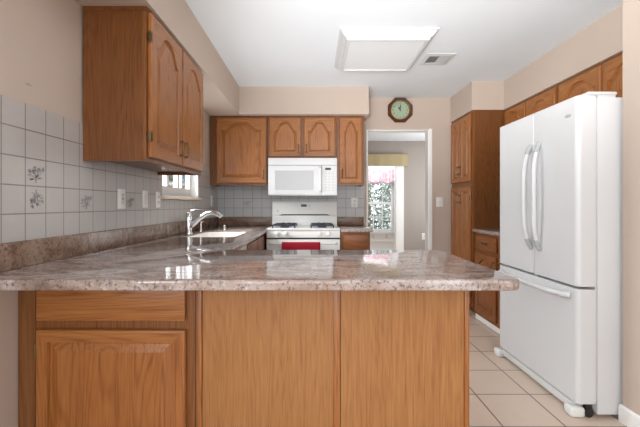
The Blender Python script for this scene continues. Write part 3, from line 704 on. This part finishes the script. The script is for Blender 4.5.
outlet('wall_outlet', 'left white outlet under the sunroom window beyond the doorway', 'outlet', ((373.5-313.5)/42.6, S2Y-.0005, .43), 0, 'duplex', .075, .12)
outlet('wall_outlet', 'right white outlet under the sunroom window beyond the doorway', 'outlet', ((387-313.5)/42.6, S2Y-.0005, .43), 0, 'duplex', .075, .12)

# ------------------------------------------------------------------ ceiling light and vent
c = thing('ceiling_light', 'square white ceiling light box with a crown moulded frame', 'ceiling light', (.19, 2.622, ZC))
def ringmesh(levels):
    bm = bmesh.new(); rg = []
    for x0, x1, y0, y1, z in levels: rg.append([bm.verts.new(p) for p in ((x0, y0, z), (x1, y0, z), (x1, y1, z), (x0, y1, z))])
    for a, b in zip(rg, rg[1:]):
        for i in range(4): bm.faces.new((a[i], a[(i+1) % 4], b[(i+1) % 4], b[i]))
    return bm
bm = ringmesh([(0, .715, 0, .735, -.0005), (0, .715, 0, .735, -.012), (.012, .703, .012, .723, -.016), (.03, .685, .03, .705, -.04), (.052, .663, .05, .685, -.055), (.056, .659, .054, .681, -.068), (.078, .637, .076, .659, -.070), (.080, .635, .078, .657, -.058), (.080, .635, .078, .657, -.050)])
obj('frame', bm, mat('fixture_white', (.62, .63, .64), .45), c)
DIF = mat('diffuser', (.70, .72, .73), .6); DIF.node_tree.nodes['Principled BSDF'].inputs['Emission Color'].default_value = (1, .98, .95, 1); DIF.node_tree.nodes['Principled BSDF'].inputs['Emission Strength'].default_value = .03
bx('diffuser', DIF, c, .0805, .6345, .0785, .6565, -.062, -.056)
c = thing('ceiling_vent', 'small grey ceiling air vent right of the light box', 'air vent', (.957, 3.07, ZC))
bm = ringmesh([(0, .245, 0, .25, -.0005), (0, .245, 0, .25, -.006), (.03, .215, .045, .205, -.010), (.03, .215, .045, .205, -.001)]); obj('frame', bm, mat('vent_white', (.62, .62, .61), .4), c)
bx('backing', mat('duct_grey', (.16, .16, .16), .6), c, .031, .214, .046, .204, -.002, -.001)
for k in range(8):
    x = .04+.0225*k; a = -1 if k < 4 else 1
    bm = bmesh.new(); prism(bm, [(x-.007*a, -.0025), (x-.006*a, -.0025), (x+.008*a, -.0135), (x+.007*a, -.0135)], .047, .203, 'y'); obj('slat', bm, mat('slat_grey', (.5, .5, .5), .4) if 'slat_grey' not in bpy.data.materials else bpy.data.materials['slat_grey'], c)

# ------------------------------------------------------------------ next room
def cloth(name, x0, x1, z0, z1, y, amp, n, m, label, cat, wavy=0, ret=0):
    bm = bmesh.new(); N = 120; rows = 8; g = []
    for j in range(N+1):
        t = j/N; x = x0+(x1-x0)*t; col = []
        for i in range(rows+1):
            s = i/rows; z = z1-(z1-z0+wavy*(.5+.5*math.cos(2*PI*n/4*t)))*s if wavy else z1-(z1-z0)*s
            col.append(bm.verts.new((x, y-amp*(1+math.sin(2*PI*n*t+.8*math.sin(5*t)))*(.3+.7*s), z)))
        g.append(col)
    for a, b in zip(g, g[1:]):
        for i in range(rows): bm.faces.new((a[i], a[i+1], b[i+1], b[i]))
    o = obj(name, bm, m, smooth=True); md = o.modifiers.new('solid', 'SOLIDIFY'); md.thickness = .004
    return tag(o, label, cat)
cloth('valance', .42, 1.87, 1.925, 2.17, 7.235, .004, 7, YEL, 'straw yellow valance hanging across the cased opening beyond the doorway', 'valance')
cloth('curtain_panel', .98, 1.09, .9, 1.92, 7.245, .01, 3, YEL, 'narrow straw yellow side curtain at the left of the cased opening', 'curtain')
cloth('valance', 1.12, 1.95, 1.68, 2.03, S2Y-.07, .016, 11, PINK, 'pink and white floral valance over the sunroom window', 'valance', wavy=.05)

# ------------------------------------------------------------------ outside
struct('ground', mat('snow_ground', (.66, .68, .68), .9), (-14, 14, 8.8, 26, -.5, -.3), (-14, -1.5, -4, 8.8, -.5, -.3))
def tree(label, x, y, h, r, n, seed, leaf=.12, z0=-.3):
    rd = random.Random(seed); c = thing('tree', label, 'tree', (x, y, z0), 0, 'trees outside the windows')
    bm = bmesh.new(); tube(bm, [(0, 0, 0), (.03, .02, h*.3), (-.02, .02, h*.6), (0, 0, h*.9)], [.16, .13, .08, .02], 8)
    for k in range(14):
        a = rd.uniform(0, 2*PI); z = h*(.15+.75*k/14); L = r*(1.05-.75*k/14)
        tube(bm, [(0, 0, z), (L*.5*math.cos(a), L*.5*math.sin(a), z+.12*L), (L*math.cos(a), L*math.sin(a), z+.1*L)], [.04, .025, .008], 5)
    obj('trunk', bm, BARK, c, smooth=True)
    bm = bmesh.new()
    for k in range(n):
        z = h*rd.uniform(.06, 1); R_ = r*(1.12-.8*z/h)*math.sqrt(rd.uniform(.1, 1)); a = rd.uniform(0, 2*PI)
        p = Vector((R_*math.cos(a), R_*math.sin(a), z)); u = Vector((rd.gauss(0, 1), rd.gauss(0, 1), rd.gauss(0, 1))).normalized(); v = u.orthogonal().normalized(); s = leaf*rd.uniform(.6, 1.3)
        bm.faces.new([bm.verts.new(p+q) for q in (u*s, v*s*.4+u*s*.1, -u*s, -v*s*.4+u*s*.1)])
    obj('foliage', bm, LEAF, c)
tree('grey green tree seen through the left part of the sunroom window', 1.6, 11.2, 4.2, 1.15, 3000, 1, .09)
tree('grey green tree seen through the right part of the sunroom window', 3.4, 13.6, 4.6, 1.2, 3000, 2, .09)
tree('grey green tree seen through the window over the sink', -3.15, 7.2, 3.4, .85, 5000, 3, .1)
c = thing('shed', 'blue painted shed seen through the window over the sink', 'shed', (-2.9, 8.6, -.3))
bm = bmesh.new(); box(bm, -.25, .95, 0, 1.2, 0, 2.3); obj('wall', bm, BLUE, c)
bm = bmesh.new(); prism(bm, [(-.35, 2.3), (1.05, 2.3), (.35, 2.8)], -.1, 1.3, 'y'); obj('roof', bm, mat('shingle', (.2, .2, .21), .8), c)
